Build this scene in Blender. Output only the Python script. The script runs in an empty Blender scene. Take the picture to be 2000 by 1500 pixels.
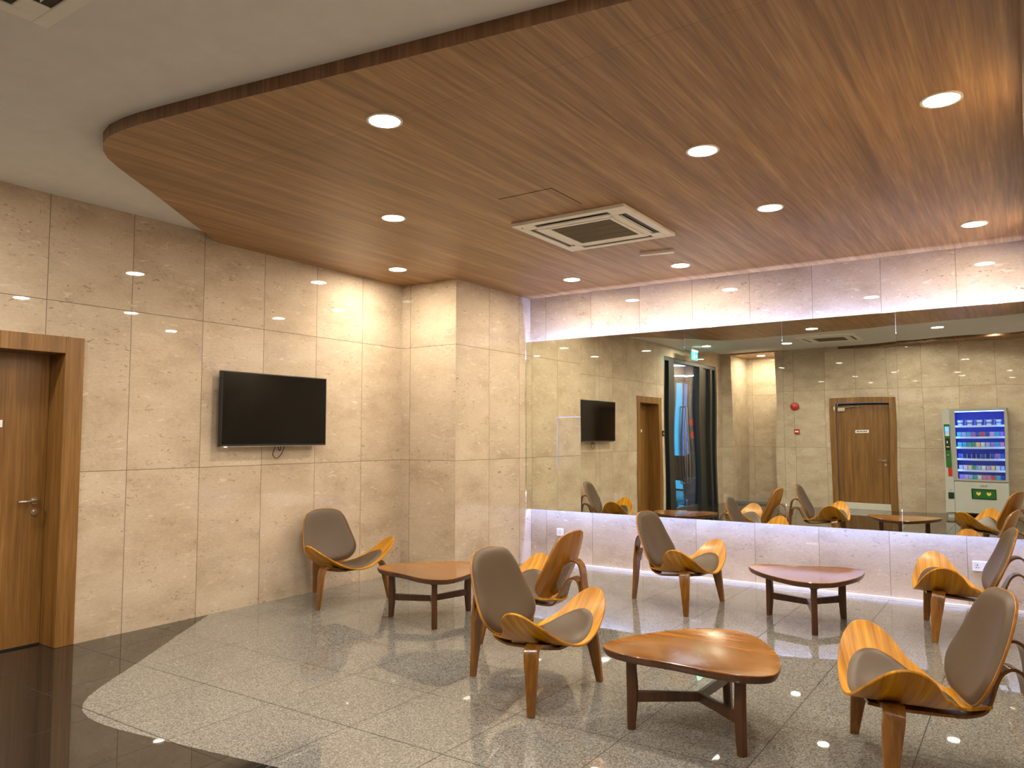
import bpy, bmesh, math, random
from mathutils import Vector, Matrix
PI = math.pi
random.seed(7)
S = bpy.context.scene
COL = S.collection

# ------------------------------------------------------------ camera
CAM_H = 1.45
yaw, pitch, roll, F_PX = .5930563, .0681754, -.00095766, 1495.07
Fd = Vector((-math.sin(yaw) * math.cos(pitch), math.cos(yaw) * math.cos(pitch), math.sin(pitch)))
Rt = Vector((math.cos(yaw), math.sin(yaw), 0))
Up = Rt.cross(Fd)
R2 = Rt * math.cos(roll) + Up * math.sin(roll)
U2 = Up * math.cos(roll) - Rt * math.sin(roll)
cam_data = bpy.data.cameras.new('camera')
cam_data.sensor_width = 36.0
cam_data.lens = F_PX * 36.0 / 2000.0
cam_data.clip_start = .02
cam = bpy.data.objects.new('camera', cam_data)
COL.objects.link(cam)
m = Matrix((R2, U2, -Fd)).transposed().to_4x4()
m.translation = Vector((0, 0, CAM_H))
cam.matrix_world = m
S.camera = cam

# ------------------------------------------------------------ world, exposure
w = bpy.data.worlds.new('dusk')
S.world = w
w.use_nodes = True
w.node_tree.nodes['Background'].inputs[0].default_value = (.22, .42, .9, 1)
w.node_tree.nodes['Background'].inputs[1].default_value = .5
S.view_settings.view_transform = 'Standard'
S.view_settings.look = 'None'
S.view_settings.exposure = 0.88
S.view_settings.gamma = 1.0
S.view_settings.use_curve_mapping = False
LAMP = 270.0       # radiance of the warm downlights
LAMP_W = 430.0      # radiance of the downlights in the plaster ceiling
TAPE = 88.0        # radiance of the LED tape behind the mirror

# ------------------------------------------------------------ materials
def new_mat(name):
    m = bpy.data.materials.new(name)
    m.use_nodes = True
    nt = m.node_tree
    return m, nt, nt.nodes['Principled BSDF']

def P(nt, typ, **kw):
    n = nt.nodes.new(typ)
    for k, v in kw.items():
        setattr(n, k, v)
    return n

def math_n(nt, op, a, b=None, c=None, clamp=False):
    n = nt.nodes.new('ShaderNodeMath')
    n.operation = op
    n.use_clamp = clamp
    for i, v in enumerate((a, b, c)):
        if v is None:
            continue
        if isinstance(v, (int, float)):
            n.inputs[i].default_value = v
        else:
            nt.links.new(v, n.inputs[i])
    return n.outputs[0]

def mixc(nt, fac, a, b, blend='MIX'):
    n = nt.nodes.new('ShaderNodeMix')
    n.data_type = 'RGBA'
    n.blend_type = blend
    for i, v in ((0, fac), (6, a), (7, b)):
        if isinstance(v, (int, float)):
            n.inputs[i].default_value = v
        elif isinstance(v, tuple):
            n.inputs[i].default_value = (*v, 1) if len(v) == 3 else v
        else:
            nt.links.new(v, n.inputs[i])
    return n.outputs[2]

def ramp(nt, fac, stops):
    n = nt.nodes.new('ShaderNodeValToRGB')
    cr = n.color_ramp
    while len(cr.elements) < len(stops):
        cr.elements.new(.5)
    for e, (p, c) in zip(cr.elements, stops):
        e.position = p
        e.color = (*c, 1) if len(c) == 3 else c
    nt.links.new(fac, n.inputs[0])
    return n.outputs[0]

def noise(nt, vec, scale, detail=3, rough=.5, dist=0.0):
    n = nt.nodes.new('ShaderNodeTexNoise')
    n.inputs['Scale'].default_value = scale
    n.inputs['Detail'].default_value = detail
    n.inputs['Roughness'].default_value = rough
    n.inputs['Distortion'].default_value = dist
    nt.links.new(vec, n.inputs['Vector'])
    return n.outputs[0]

def scaled(nt, vec, s, off=(0, 0, 0), rot=(0, 0, 0)):
    n = nt.nodes.new('ShaderNodeMapping')
    n.inputs['Scale'].default_value = s
    n.inputs['Location'].default_value = off
    n.inputs['Rotation'].default_value = rot
    nt.links.new(vec, n.inputs['Vector'])
    return n.outputs[0]

def plain(name, col, rough=.5, metal=0.0, spec=.5, emit=None, es=0.0, coat=0.0):
    m, nt, b = new_mat(name)
    b.inputs['Base Color'].default_value = (*col, 1)
    b.inputs['Roughness'].default_value = rough
    b.inputs['Metallic'].default_value = metal
    b.inputs['Specular IOR Level'].default_value = spec
    b.inputs['Coat Weight'].default_value = coat
    if emit:
        b.inputs['Emission Color'].default_value = (*emit, 1)
        b.inputs['Emission Strength'].default_value = es
    # a light procedural variation so no surface is dead flat
    tc = P(nt, 'ShaderNodeTexCoord')
    f = noise(nt, tc.outputs['Object'], 9, 3)
    c = mixc(nt, f, tuple(x * .93 for x in col), tuple(min(1, x * 1.06) for x in col))
    nt.links.new(c, b.inputs['Base Color'])
    return m

def joints(nt, u, off, sp, half):
    """1 on a joint line of coordinate u, else 0"""
    t = math_n(nt, 'SUBTRACT', u, off)
    t = math_n(nt, 'DIVIDE', t, sp)
    t = math_n(nt, 'ADD', t, .5)
    fl = math_n(nt, 'FLOOR', t)
    t = math_n(nt, 'SUBTRACT', t, fl)
    t = math_n(nt, 'SUBTRACT', t, .5)
    t = math_n(nt, 'ABSOLUTE', t)
    t = math_n(nt, 'MULTIPLY', t, sp)
    return math_n(nt, 'LESS_THAN', t, half)

def cell(nt, u, off, sp):
    t = math_n(nt, 'SUBTRACT', u, off)
    t = math_n(nt, 'DIVIDE', t, sp)
    return math_n(nt, 'FLOOR', t)

def marble(name, axis, off, sp=.607, half=.0022):
    m, nt, b = new_mat(name)
    geo = P(nt, 'ShaderNodeNewGeometry')
    sep = P(nt, 'ShaderNodeSeparateXYZ')
    nt.links.new(geo.outputs['Position'], sep.inputs[0])
    u, z = sep.outputs[axis], sep.outputs[2]
    ju = joints(nt, u, off, sp, half)
    jz = joints(nt, z, 1.2, 1.2, half)
    jz = math_n(nt, 'MULTIPLY', jz, math_n(nt, 'GREATER_THAN', z, .5))
    j = math_n(nt, 'MAXIMUM', ju, jz)
    # each slab has its own piece of the stone
    cu, cz = cell(nt, u, off, sp), cell(nt, z, 0, 1.2)
    comb = P(nt, 'ShaderNodeCombineXYZ')
    nt.links.new(cu, comb.inputs[0]); nt.links.new(cz, comb.inputs[1])
    wn = P(nt, 'ShaderNodeTexWhiteNoise', noise_dimensions='3D')
    nt.links.new(comb.outputs[0], wn.inputs['Vector'])
    sh = P(nt, 'ShaderNodeVectorMath', operation='MULTIPLY_ADD')
    nt.links.new(wn.outputs['Color'], sh.inputs[0])
    sh.inputs[1].default_value = (17, 17, 17)
    pv = P(nt, 'ShaderNodeCombineXYZ')
    nt.links.new(u, pv.inputs[0]); nt.links.new(z, pv.inputs[2])
    nt.links.new(pv.outputs[0], sh.inputs[2])
    v = sh.outputs[0]
    cloud = noise(nt, scaled(nt, v, (1.2, 1, 2.4)), 1.6, 4, .6)
    base = ramp(nt, cloud, [(.3, (.43, .35, .265)), (.52, (.52, .44, .345)), (.75, (.59, .51, .41))])
    fine = noise(nt, scaled(nt, v, (1, 1, 1.8)), 38, 4, .7)
    base = mixc(nt, .22, base, ramp(nt, fine, [(.3, (.38, .29, .2)), (.7, (.78, .68, .56))]), 'OVERLAY')
    # pale streaks
    st = noise(nt, scaled(nt, v, (1, 1, 3.2), rot=(0, .12, 0)), 9, 5, .62, .8)
    base = mixc(nt, ramp(nt, st, [(.60, (0, 0, 0)), (.70, (.55, .55, .55))]), base, (.78, .70, .58))
    # dark fossil flecks, clustered
    cl = noise(nt, scaled(nt, v, (1, 1, 2.0)), 3.2, 2, .5)
    fl = noise(nt, scaled(nt, v, (1, 1, 2.6), off=(3, 1, 8), rot=(0, -.15, 0)), 21, 5, .6, 1.1)
    fm = math_n(nt, 'MULTIPLY', ramp(nt, fl, [(.605, (0, 0, 0)), (.66, (1, 1, 1))]),
                ramp(nt, cl, [(.42, (.05, .05, .05)), (.6, (1, 1, 1))]))
    base = mixc(nt, math_n(nt, 'MULTIPLY', fm, .75), base, (.19, .125, .085))
    tone = math_n(nt, 'MULTIPLY_ADD', wn.outputs['Value'], .09, .955)
    tv = P(nt, 'ShaderNodeCombineColor')
    for i in range(3):
        nt.links.new(tone, tv.inputs[i])
    base = mixc(nt, 1.0, base, tv.outputs[0], 'MULTIPLY')
    base = mixc(nt, j, base, (.12, .075, .045))
    nt.links.new(base, b.inputs['Base Color'])
    rg = math_n(nt, 'MULTIPLY_ADD', j, .5, .018)
    nt.links.new(rg, b.inputs['Roughness'])
    b.inputs['IOR'].default_value = 1.5
    bump = P(nt, 'ShaderNodeBump')
    bump.inputs['Strength'].default_value = .25
    bump.inputs['Distance'].default_value = .002
    nt.links.new(math_n(nt, 'SUBTRACT', 1.0, j), bump.inputs['Height'])
    nt.links.new(bump.outputs[0], b.inputs['Normal'])
    return m

def granite(name, dark):
    m, nt, b = new_mat(name)
    geo = P(nt, 'ShaderNodeNewGeometry')
    sep = P(nt, 'ShaderNodeSeparateXYZ')
    pos = geo.outputs['Position']
    nt.links.new(pos, sep.inputs[0])
    j = math_n(nt, 'MAXIMUM', joints(nt, sep.outputs[0], -3.48, .6, .0026), joints(nt, sep.outputs[1], 2.81, .607, .0026))
    if dark:
        n1 = noise(nt, pos, 190, 3, .7)
        base = ramp(nt, n1, [(.35, (.010, .0085, .007)), (.6, (.024, .021, .018)), (.78, (.07, .062, .054))])
        base = mixc(nt, math_n(nt, 'MULTIPLY', j, .6), base, (.05, .045, .04))
    else:
        n1 = noise(nt, pos, 120, 4, .75)
        base = ramp(nt, n1, [(.38, (.02, .018, .016)), (.46, (.17, .158, .14)), (.54, (.40, .38, .345)), (.64, (.82, .80, .75))])
        vo = P(nt, 'ShaderNodeTexVoronoi')
        vo.inputs['Scale'].default_value = 95
        nt.links.new(pos, vo.inputs['Vector'])
        base = mixc(nt, .35, base, ramp(nt, vo.outputs['Color'], [(.2, (.10, .09, .08)), (.55, (.42, .39, .35)), (.9, (.72, .70, .65))]))
        big = noise(nt, pos, 2.4, 3, .6)
        base = mixc(nt, .22, base, ramp(nt, big, [(.3, (.30, .28, .245)), (.7, (.44, .415, .37))]))
        base = mixc(nt, 1.0, base, (.60, .61, .62), 'MULTIPLY')
        base = mixc(nt, math_n(nt, 'MULTIPLY', j, .92), base, (.03, .027, .022))
    nt.links.new(base, b.inputs['Base Color'])
    nt.links.new(math_n(nt, 'MULTIPLY_ADD', j, .4, .015 if dark else .018), b.inputs['Roughness'])
    nt.links.new(math_n(nt, 'MULTIPLY_ADD', j, -.48, .5), b.inputs['Specular IOR Level'])
    b.inputs['IOR'].default_value = 1.75
    return m

def wood(name, c0, c1, c2, direction='Y', space='Object', rough=.35, fine=60, coat=0.0, figure=.35, panels=False, spec=.5):
    m, nt, b = new_mat(name)
    if space == 'World':
        vec = P(nt, 'ShaderNodeNewGeometry').outputs['Position']
    else:
        vec = P(nt, 'ShaderNodeTexCoord').outputs['Object']
    k = {'YZ': (1, .03, .03), 'XZ': (.03, 1, .03), 'X': (.03, 1, 1), 'Y': (1, .03, 1), 'Z': (1, 1, .03)}[direction]
    v = scaled(nt, vec, k)
    g1 = noise(nt, v, fine, 4, .65)
    g2 = noise(nt, v, fine * .22, 3, .6, .4)
    k2 = tuple(x if x == 1 else .10 for x in k)
    g3 = noise(nt, scaled(nt, vec, k2), 7, 3, .55, 1.6)
    f = math_n(nt, 'ADD', math_n(nt, 'MULTIPLY', g1, .5), math_n(nt, 'MULTIPLY', g2, .5))
    f = math_n(nt, 'ADD', math_n(nt, 'MULTIPLY', f, 1 - figure), math_n(nt, 'MULTIPLY', g3, figure))
    col = ramp(nt, f, [(.36, c0), (.5, c1), (.64, c2)])
    if panels:
        sep = P(nt, 'ShaderNodeSeparateXYZ')
        nt.links.new(vec, sep.inputs[0])
        cx, cy = cell(nt, sep.outputs[0], -.6, 1.22), cell(nt, sep.outputs[1], 5.27, 2.44)
        comb = P(nt, 'ShaderNodeCombineXYZ')
        nt.links.new(cx, comb.inputs[0]); nt.links.new(cy, comb.inputs[1])
        wn = P(nt, 'ShaderNodeTexWhiteNoise', noise_dimensions='3D')
        nt.links.new(comb.outputs[0], wn.inputs['Vector'])
        tone = math_n(nt, 'MULTIPLY_ADD', wn.outputs['Value'], .10, .93)
        tv = P(nt, 'ShaderNodeCombineColor')
        for i in range(3):
            nt.links.new(tone, tv.inputs[i])
        col = mixc(nt, 1.0, col, tv.outputs[0], 'MULTIPLY')
        jj = joints(nt, sep.outputs[1], 5.27, 2.44, .0022)
        col = mixc(nt, math_n(nt, 'MULTIPLY', jj, .5), col, (.09, .045, .02))
    nt.links.new(col, b.inputs['Base Color'])
    b.inputs['Roughness'].default_value = rough
    b.inputs['Specular IOR Level'].default_value = spec
    b.inputs['Coat Weight'].default_value = coat
    b.inputs['Coat Roughness'].default_value = .12
    bump = P(nt, 'ShaderNodeBump')
    bump.inputs['Strength'].default_value = .12 if rough > .4 else .025
    bump.inputs['Distance'].default_value = .002
    nt.links.new(g1, bump.inputs['Height'])
    nt.links.new(bump.outputs[0], b.inputs['Normal'])
    return m

def thin_glass(name, tint=(.9, .97, .95), refl=.09):
    m = bpy.data.materials.new(name)
    m.use_nodes = True
    nt = m.node_tree
    nt.nodes.clear()
    out = P(nt, 'ShaderNodeOutputMaterial')
    tr = P(nt, 'ShaderNodeBsdfTransparent')
    tr.inputs[0].default_value = (*tint, 1)
    gl = P(nt, 'ShaderNodeBsdfGlossy')
    gl.inputs['Roughness'].default_value = 0
    lw = P(nt, 'ShaderNodeLayerWeight')
    lw.inputs[0].default_value = .25
    mx = P(nt, 'ShaderNodeMixShader')
    fac = math_n(nt, 'MULTIPLY_ADD', lw.outputs['Fresnel'], .7, refl * .3)
    nt.links.new(fac, mx.inputs[0])
    nt.links.new(tr.outputs[0], mx.inputs[1]); nt.links.new(gl.outputs[0], mx.inputs[2])
    nt.links.new(mx.outputs[0], out.inputs[0])
    return m

def emitter(name, col, s):
    m, nt, b = new_mat(name)
    b.inputs['Base Color'].default_value = (*col, 1)
    b.inputs['Emission Color'].default_value = (*col, 1)
    b.inputs['Emission Strength'].default_value = s
    return m

M = {}
M['marble_left'] = marble('marble_left', 1, 2.556)
M['marble_back'] = marble('marble_back', 0, -2.863, .597, .0016)
M['marble_front'] = marble('marble_front', 0, -2.87, .6)
M['marble_column_front'] = marble('marble_column_front', 0, -5.49, 6.0)
M['marble_column_side'] = marble('marble_column_side', 1, 6.775, .596)
M['granite_light'] = granite('granite_light', False)
M['granite_dark'] = granite('granite_dark', True)
M['wood_ceiling'] = wood('wood_ceiling', (.20, .102, .034), (.34, .182, .066), (.50, .30, .12), 'Y', 'World', .42, 70, figure=.10, panels=True)
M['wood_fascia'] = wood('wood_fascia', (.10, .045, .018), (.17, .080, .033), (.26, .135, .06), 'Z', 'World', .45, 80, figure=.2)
M['wood_door'] = wood('wood_door', (.13, .055, .011), (.21, .098, .022), (.31, .155, .042), 'Z', 'Object', .35, 75, figure=.25)
M['wood_frame'] = wood('wood_frame', (.135, .058, .012), (.22, .104, .024), (.33, .165, .046), 'Z', 'World', .35, 90, figure=.2)
M['wood_chair'] = wood('wood_chair', (.20, .070, .003), (.46, .195, .004), (.72, .37, .006), 'YZ', 'Object', .38, 60, coat=.04, figure=.35, spec=.28)
M['wood_back'] = wood('wood_back', (.15, .050, .004), (.30, .115, .006), (.48, .21, .015), 'XZ', 'Object', .30, 60, coat=.2, figure=.3)
M['wood_leg'] = wood('wood_leg', (.10, .036, .004), (.19, .072, .007), (.31, .13, .016), 'Z', 'Object', .25, 50, coat=.4, figure=.4)
M['wood_top'] = wood('wood_top', (.15, .050, .007), (.28, .108, .014), (.44, .205, .038), 'X', 'Object', .16, 26, coat=.45, figure=.55)
M['wood_table_leg'] = wood('wood_table_leg', (.036, .012, .003), (.066, .022, .005), (.11, .040, .010), 'Z', 'Object', .30, 40, coat=.12, figure=.4)
M['leather'] = plain('leather', (.072, .044, .023), .42, spec=.4)
M['plaster'] = plain('plaster', (.80, .78, .74), .85, spec=.2)
M['white_plastic'] = plain('white_plastic', (.88, .86, .78), .4)
M['white_gloss'] = plain('white_gloss', (.82, .82, .84), .3)
M['grille'] = plain('grille', (.11, .085, .045), .6)
M['black'] = plain('black', (.008, .008, .009), .35)
M['void'] = plain('void', (.004, .004, .004), .9)
M['screen'] = plain('screen', (.002, .002, .0025), .08, spec=.3)
M['chrome'] = plain('chrome', (.62, .60, .56), .22, metal=1.0)
M['steel'] = plain('steel', (.45, .44, .42), .3, metal=1.0)
M['frame_dark'] = plain('frame_dark', (.018, .022, .022), .35)
M['red'] = plain('red', (.50, .012, .012), .35)
M['threshold'] = plain('threshold', (.62, .59, .52), .3)
M['machine'] = plain('machine', (.46, .47, .44), .4)
M['machine_edge'] = plain('machine_edge', (.34, .33, .29), .4)
M['green'] = plain('green', (.012, .13, .02), .35)
M['green_dark'] = plain('green_dark', (.006, .035, .012), .4)
M['hand'] = plain('hand', (.80, .55, .12), .5)
M['cabinet_in'] = plain('cabinet_in', (.10, .22, .9), .4)
M['shelf'] = plain('shelf', (.65, .78, .98), .35)
M['glass'] = thin_glass('glass')
M['glass_clear'] = thin_glass('glass_clear', (.97, .98, 1), .04)
M['lamp'] = emitter('lamp', (1.0, .88, .70), LAMP)
M['lamp_white'] = emitter('lamp_white', (1.0, .92, .80), LAMP_W)
M['tape'] = emitter('tape', (.37, .47, 1.0), TAPE)
M['blue_tube'] = emitter('blue_tube', (.16, .36, 1.0), 9.0)
M['display'] = emitter('display', (.10, .25, 1.0), 1.2)
M['display_grey'] = emitter('display_grey', (.25, .30, .45), .6)
mir, nt, b = new_mat('mirror_silver')
b.inputs['Base Color'].default_value = (.86, .89, .80, 1)
b.inputs['Metallic'].default_value = 1
b.inputs['Roughness'].default_value = 0.0
M['mirror'] = mir
M['glass_edge'] = plain('glass_edge', (.03, .07, .05), .1)

# ------------------------------------------------------------ mesh helpers
class MB:
    def __init__(self):
        self.v, self.f, self.m = [], [], []
    def add(self, verts, faces, mi=0):
        o = len(self.v)
        self.v += [tuple(p) for p in verts]
        self.f += [tuple(i + o for i in f) for f in faces]
        self.m += [mi] * len(faces)
        return self
    def box(self, x0, x1, y0, y1, z0, z1, mi=0):
        x0, x1 = sorted((x0, x1)); y0, y1 = sorted((y0, y1)); z0, z1 = sorted((z0, z1))
        vs = [(x, y, z) for z in (z0, z1) for x, y in ((x0, y0), (x1, y0), (x1, y1), (x0, y1))]
        return self.add(vs, [(0, 3, 2, 1), (4, 5, 6, 7), (0, 1, 5, 4), (1, 2, 6, 5), (2, 3, 7, 6), (3, 0, 4, 7)], mi)
    def prism(self, pts, z0, z1, mi=0, side=None):
        """vertical prism over a counter-clockwise outline"""
        n = len(pts)
        vs = [(x, y, z0) for x, y in pts] + [(x, y, z1) for x, y in pts]
        self.add(vs, [tuple(range(n - 1, -1, -1)), tuple(range(n, 2 * n))], mi)
        self.add(vs, [(i, (i + 1) % n, n + (i + 1) % n, n + i) for i in range(n)], mi if side is None else side)
        return self
    def cyl(self, c, r, h, axis=2, n=28, r2=None, mi=0):
        r2 = r if r2 is None else r2
        def pt(a, rr, t):
            p = [0, 0, 0]
            i, j = [(1, 2), (2, 0), (0, 1)][axis]
            p[i] = rr * math.cos(a); p[j] = rr * math.sin(a); p[axis] = t
            return (c[0] + p[0], c[1] + p[1], c[2] + p[2])
        vs = [pt(2 * PI * k / n, r, 0) for k in range(n)] + [pt(2 * PI * k / n, r2, h) for k in range(n)]
        return self.add(vs, [tuple(range(n - 1, -1, -1)), tuple(range(n, 2 * n))] + [(k, (k + 1) % n, n + (k + 1) % n, n + k) for k in range(n)], mi)
    def ring(self, c, r0, r1, z0, z1, n=40, mi=0):
        """flat annulus with thickness, axis z"""
        vs = []
        for r, z in ((r0, z0), (r1, z0), (r1, z1), (r0, z1)):
            vs += [(c[0] + r * math.cos(2 * PI * k / n), c[1] + r * math.sin(2 * PI * k / n), z) for k in range(n)]
        fs = []
        for a in range(4):
            bb = (a + 1) % 4
            fs += [(a * n + k, a * n + (k + 1) % n, bb * n + (k + 1) % n, bb * n + k) for k in range(n)]
        return self.add(vs, fs, mi)
    def tube(self, path, r, n=10, mi=0):
        path = [Vector(p) for p in path]
        rs = r if isinstance(r, (list, tuple)) else [r] * len(path)
        vs, ref = [], None
        for i, p in enumerate(path):
            d = (path[min(i + 1, len(path) - 1)] - path[max(i - 1, 0)]).normalized()
            if ref is None:
                ref = d.cross(Vector((0, 0, 1)))
                if ref.length < .1:
                    ref = d.cross(Vector((1, 0, 0)))
            ref = (ref - d * ref.dot(d)).normalized()
            q = d.cross(ref)
            vs += [p + (ref * math.cos(2 * PI * k / n) + q * math.sin(2 * PI * k / n)) * rs[i] for k in range(n)]
        L = len(path)
        fs = [(i * n + k, i * n + (k + 1) % n, (i + 1) * n + (k + 1) % n, (i + 1) * n + k) for i in range(L - 1) for k in range(n)]
        fs += [tuple(range(n - 1, -1, -1)), tuple((L - 1) * n + k for k in range(n))]
        return self.add(vs, fs, mi)
    def strip(self, path, widths, thick, wdir, mi=0, rnd=.25):
        """laminated strip: chamfered rectangular section swept along a path; wdir = width direction"""
        path = [Vector(p) for p in path]
        wd = Vector(wdir).normalized()
        vs, L = [], len(path)
        th = thick if isinstance(thick, (list, tuple)) else [thick] * L
        for i, p in enumerate(path):
            d = (path[min(i + 1, L - 1)] - path[max(i - 1, 0)]).normalized()
            nrm = d.cross(wd).normalized()
            wv = nrm.cross(d).normalized()
            hw, ht = widths[i] / 2, th[i] / 2
            c = min(ht, hw) * rnd
            for a, bq in ((-hw + c, -ht), (hw - c, -ht), (hw, -ht + c), (hw, ht - c), (hw - c, ht), (-hw + c, ht), (-hw, ht - c), (-hw, -ht + c)):
                vs.append(p + wv * a + nrm * bq)
        fs = [(i * 8 + k, i * 8 + (k + 1) % 8, (i + 1) * 8 + (k + 1) % 8, (i + 1) * 8 + k) for i in range(L - 1) for k in range(8)]
        fs += [tuple(range(7, -1, -1)), tuple((L - 1) * 8 + k for k in range(8))]
        return self.add(vs, fs, mi)
    def build(self, name, mat, parent=None, smooth=False, bevel=0.0, seg=2, loc=None):
        me = bpy.data.meshes.new(name)
        me.from_pydata([tuple(v) for v in self.v], [], self.f)
        mats = mat if isinstance(mat, (list, tuple)) else [mat]
        for x in mats:
            me.materials.append(x)
        for p, i in zip(me.polygons, self.m):
            p.material_index = i
        bm = bmesh.new(); bm.from_mesh(me)
        bmesh.ops.recalc_face_normals(bm, faces=bm.faces)
        bm.to_mesh(me); bm.free()
        if smooth:
            for p in me.polygons:
                p.use_smooth = True
            try:
                me.set_sharp_from_angle(angle=math.radians(38))
            except Exception:
                pass
        o = bpy.data.objects.new(name, me)
        COL.objects.link(o)
        if bevel:
            bv = o.modifiers.new('bevel', 'BEVEL')
            bv.width = bevel; bv.segments = seg; bv.limit_method = 'ANGLE'
            bv.angle_limit = math.radians(40)
        if parent:
            o.parent = parent
        if loc:
            o.location = loc
        return o

def tag(o, label, cat, group=None, kind=None):
    if label: o['label'] = label
    if cat: o['category'] = cat
    if group: o['group'] = group
    if kind: o['kind'] = kind
    return o
def struct(o):
    o['kind'] = 'structure'
    return o
def thing(name, label, cat, loc=(0, 0, 0), rz=0.0, group=None):
    o = bpy.data.objects.new(name, None)
    o.empty_display_size = .1
    COL.objects.link(o)
    o.location = loc; o.rotation_euler = (0, 0, rz)
    return tag(o, label, cat, group)
def copy_tree(o, parent=None):
    c = o.copy(); COL.objects.link(c)
    if parent: c.parent = parent
    for ch in o.children:
        copy_tree(ch, c)
    return c
def catmull(pts, k=6, closed=True):
    out, n = [], len(pts)
    rng = range(n) if closed else range(n - 1)
    g = lambda i: Vector(pts[i % n]) if closed else Vector(pts[max(0, min(n - 1, i))])
    for i in rng:
        p0, p1, p2, p3 = g(i - 1), g(i), g(i + 1), g(i + 2)
        for j in range(k):
            t = j / k
            out.append(.5 * ((2 * p1) + (p2 - p0) * t + (2 * p0 - 5 * p1 + 4 * p2 - p3) * t * t + (3 * p1 - p0 - 3 * p2 + p3) * t ** 3))
    if not closed: out.append(g(n - 1))
    return out

# ------------------------------------------------------------ room shell
XL, YW, YB, XR = -5.612, 7.615, -1.65, .035      # left wall, mirror wall, rear wall, right wall
XC, YC = -4.868, 6.187                            # column
ZW, ZC, ZB = 3.08, 3.147, 3.27                    # timber soffit, plaster ceiling, rear plaster ceiling
T = .2

MB().box(-6.2, 3.2, -3.0, YW + .3, -.15, 0).build('floor', M['granite_dark'])
struct(bpy.data.objects['floor'])
# the island outline (timber soffit above and pale granite below share it)
island = [(XR, 2.76), (-.3, 2.70), (-1.17, 2.545), (-1.665, 2.472), (-2.07, 2.412), (-2.70, 2.315), (-3.16, 2.241), (-3.62, 2.172),
          (-3.80, 2.148), (-3.95, 2.138), (-4.09, 2.145), (-4.22, 2.18), (-4.32, 2.235), (-4.42, 2.315), (-4.51, 2.42), (-4.62, 2.565),
          (-4.81, 2.832), (-5.20, 3.34), (XL, 3.90)]
isl = [(x, y) for x, y in island]
room_edge = [(XL, YC), (XC, YC), (XC, YW), (XR, YW)]
out = list(reversed(isl + room_edge))            # counter-clockwise when seen from above
def area(p): return sum(p[i][0] * p[(i + 1) % len(p)][1] - p[(i + 1) % len(p)][0] * p[i][1] for i in range(len(p)))
if area(out) < 0: out.reverse()
struct(MB().prism(out, 0.0, .0008).build('floor', M['granite_light']))
# plaster ceiling: front part and the slightly higher rear part
struct(MB().box(XL - .4, 3.2, 0.0, YW + .3, ZC, ZC + .3).build('ceiling', M['plaster']))
struct(MB().box(XL - .4, 3.2, -3.0, 0.0, ZB, ZB + .3).build('ceiling', M['plaster']))
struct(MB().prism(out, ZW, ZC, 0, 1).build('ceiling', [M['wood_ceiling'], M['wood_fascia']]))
# shallow timber soffit along the rear wall, seen in the mirror
rs = [(-3.2, YB), (3.0, YB), (3.0, -.75), (-.2, -.95), (-2.0, -1.35)]
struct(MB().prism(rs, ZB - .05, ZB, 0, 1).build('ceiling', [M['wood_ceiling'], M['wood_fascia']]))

# left wall with a door opening (y 1.89..2.69) and the entrance opening (y -1.45..1.58)
wl = MB()
DO0, DO1, DZ = 1.89, 2.69, 2.035
EN0, EN1, EZ = -1.30, 1.64, 2.95
FW = .06
wl.box(XL - T, XL, DO1 + FW, YW, 0, ZC + .1)
wl.box(XL - T, XL, EN1, DO0 - FW, 0, ZC + .1)
wl.box(XL - T, XL, DO0 - FW, DO1 + FW, DZ + FW, ZC + .1)
wl.box(XL - T, XL, EN0, EN1, EZ, ZB)
wl.box(XL - T, XL, -3.0, EN0, 0, ZB)
struct(wl.build('wall_left', M['marble_left']))
# column in the far left corner
struct(MB().box(XL, XC, YC, YC + .1, 0, ZW).build('wall_column', [M['marble_column_front'], M['marble_column_side']]))
for p in bpy.data.objects['wall_column'].data.polygons:
    if p.normal.x > .9: p.material_index = 1
struct(MB().box(XC - .2, XC, YC + .1, YW, 0, ZW).build('wall_column', M['marble_column_side']))
# wall behind the mirror
struct(MB().box(XC - .2, XR + .2, YW, YW + T, 0, ZC).build('wall_back', M['marble_back']))
struct(MB().box(XC, XR, YW - .028, YW, 0, .022).build('baseboard_back', M['white_gloss']))
# right wall beside the camera
struct(MB().box(XR, XR + T, 2.0, YW, 0, ZC).build('wall_right', M['marble_left']))
struct(MB().box(XR + T, 3.0, 2.0, 2.2, 0, ZC).build('wall_right', M['marble_front']))
struct(MB().box(3.0, 3.2, -3.0, 2.2, 0, ZB).build('wall_right', M['marble_left']))
# rear wall with the niche (x -5.39..-4.46) and the door opening
NX0, NX1, NY = -5.39, -4.46, -2.74
D2a, D2b, D2z = -3.26, -2.27, 2.11
wf = MB()
wf.box(XL, NX0, YB - .12, YB, 0, ZB)
wf.box(NX1, D2a - FW, YB - .12, YB, 0, ZB)
wf.box(D2b + FW, 3.0, YB - .12, YB, 0, ZB)
wf.box(D2a - FW, D2b + FW, YB - .12, YB, D2z + FW, ZB)
wf.box(NX0 - .1, NX1 + .1, NY - .1, NY, 0, ZB)
struct(wf.build('wall_front', M['marble_front']))
wn_ = MB()
wn_.box(NX0 - .1, NX0, NY, YB - .12, 0, ZB)
wn_.box(NX1, NX1 + .1, NY, YB - .12, 0, ZB)
struct(wn_.build('wall_niche', M['marble_column_side']))
struct(MB().box(NX0, NX1, NY, YB, ZB - .03, ZB).build('ceiling', M['wood_ceiling']))
struct(MB().box(NX0, NX1, NY, YB - .05, 0, .05).build('floor', M['granite_light']))

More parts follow.
